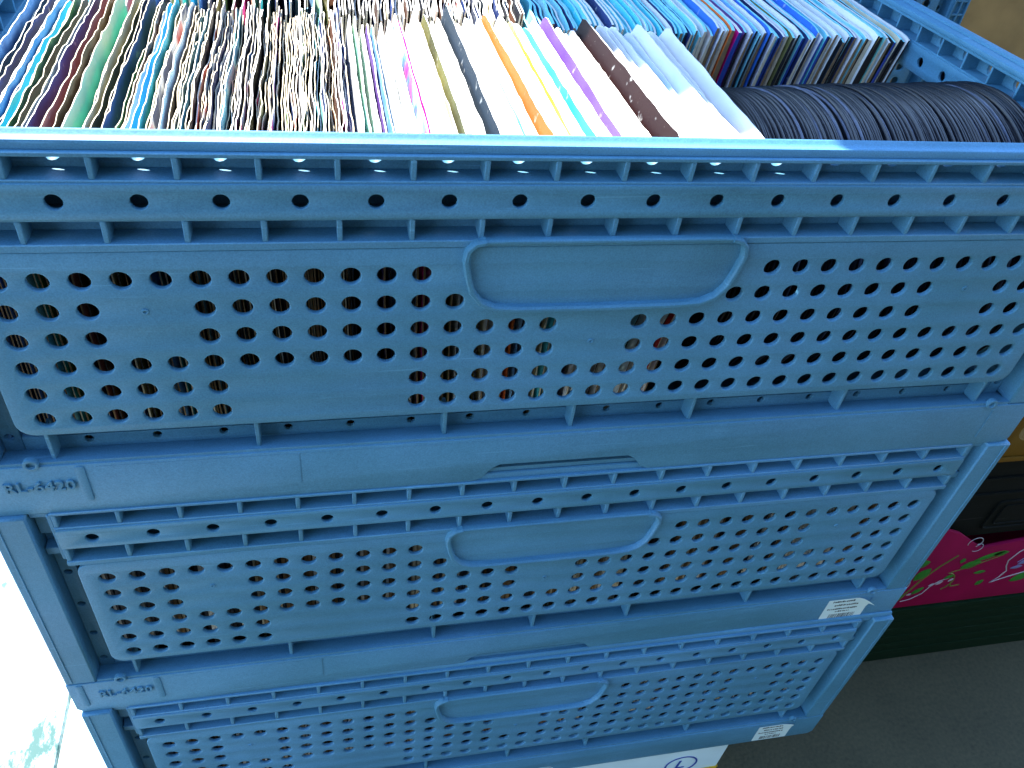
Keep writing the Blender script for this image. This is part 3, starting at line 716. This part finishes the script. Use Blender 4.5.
for z in (74, 100, 128): box(bm, 2, W-14, -3, .3, z, z+4, .8)
obj('ribs', bm, M['black_plastic'], t)
t = thing('banana_crate', 'yellow plastic crate with dark oval openings, topmost of the right pile', 'crate', (px0-2, py0+4, 129+118.5+137))
bm = bmesh.new(); W2, D2 = W, D-8
holes = [rrect(18+66*k, 66+66*k, 30, 62, 14) for k in range(8)]
add_plate(bm, rrect(0, W2, 0, 86, 3), holes, 0, 3, bev=.5); add_plate(bm, rrect(0, W2, 0, 86, 3), holes, D2-3, D2, bev=.5)
for x0 in (.2, W2-3.2): box(bm, x0, x0+3, 3.1, D2-3.1, .2, 86, .5)
box(bm, 3, W2-3, 3, D2-3, .4, 4)
obj('shell', bm, M['yellow_plastic'], t)
bm = bmesh.new(); box(bm, -4, W2+4, -5, .2, 80, 88, 1.5); box(bm, 2, W2-2, -3, .2, 2, 8, 1)
obj('rim', bm, M['yellow_plastic'], t)

# ------------------------------------------------------------------ the tall stack of crates behind, the wall and the ground
nb = dup(top, (205, 450, 1.0), 0)
for o in C.objects:
    if o.parent == nb and o.name.startswith('end_wall') and o.location.x > 0: o.location = (.272, 0, 0); o.rotation_euler = (0, 0, 0)
bm = bmesh.new()
for z in range(12): box(bm, 284, 298, -2.2, .6, 40+13*z, 42+13*z, .3)
for x in (283, 290.5, 298): box(bm, x, x+1.8, -2.6, .6, 36, 195, .3)
obj('ladder_ribs', bm, M['blue'], nb)
BS = 'blue perforated crate with ribbed corners, in the tall stack behind the record crate'
tag(nb, BS, 'crate', 'crates of the tall stack behind')
for k in range(1, 8):
    c = dup(nb, (205+(-1)**k*1.2, 450+(k % 3)*1.1, 1.0+195.5*k), 0)
bm = bmesh.new(); box(bm, 700, 5000, 1700, 1900, .5, 1500, 4)
tag(obj('wall', bm, M['brown_wall'], None), 'plain brown wall far behind the crates', 'wall')
bm = bmesh.new()
bmesh.ops.create_grid(bm, x_segments=4, y_segments=4, size=60)
b2 = bmesh.new(); box(b2, -1700, 6000, -2200, -2000, .5, 4000, 4)  # unseen wall, added to cut low sky light on the crate fronts
tag(obj('wall', b2, M['sky_blocker'], None), 'unseen dark grey wall added opposite the crates to block low sky light', 'wall')
tag(obj('ground', bm, M['ground'], None), None, None, None, 'structure')

# ------------------------------------------------------------------ camera
q = (-126.88, -300.937, 349.587, 0.842581, -0.108136, -0.193216, 828.804)
cam = bpy.data.cameras.new('camera'); co = bpy.data.objects.new('camera', cam); C.objects.link(co)
co.location = (q[0]*S, q[1]*S, (q[2]+GZ)*S); co.rotation_euler = q[3:6]
cam.sensor_fit = 'HORIZONTAL'; cam.sensor_width = 36; cam.lens = q[6]/1024*36
cam.clip_start = .01; cam.clip_end = 500
scene.camera = co

# ------------------------------------------------------------------ light
ELEV, AZ = R(52), math.atan2(-.405, .914)      # sun behind the crates, a little to the left
w = bpy.data.worlds.new('World'); scene.world = w; w.use_nodes = True
nt = w.node_tree; bg = nt.nodes['Background']; sky = nt.nodes.new('ShaderNodeTexSky'); sky.sky_type = 'NISHITA'
sky.sun_disc = False; sky.sun_elevation = ELEV; sky.sun_rotation = AZ % (2*math.pi); sky.air_density = 1.0; sky.dust_density = .1; sky.ozone_density = 2.0
nt.links.new(sky.outputs['Color'], bg.inputs['Color']); bg.inputs['Strength'].default_value = .15
sl = bpy.data.lights.new('sun', 'SUN'); sl.energy = 3.4; sl.angle = R(.5); sl.color = (1, .95, .86)
so = bpy.data.objects.new('sun', sl); C.objects.link(so)
d = Vector((math.sin(AZ)*math.cos(ELEV), math.cos(AZ)*math.cos(ELEV), math.sin(ELEV)))
so.rotation_euler = d.to_track_quat('Z', 'Y').to_euler(); so.location = d*5
vs = scene.view_settings; scene.display_settings.display_device = 'sRGB'
vs.view_transform = 'Standard'; vs.look = 'None'; vs.exposure = 2.55; vs.gamma = 1; vs.use_curve_mapping = False
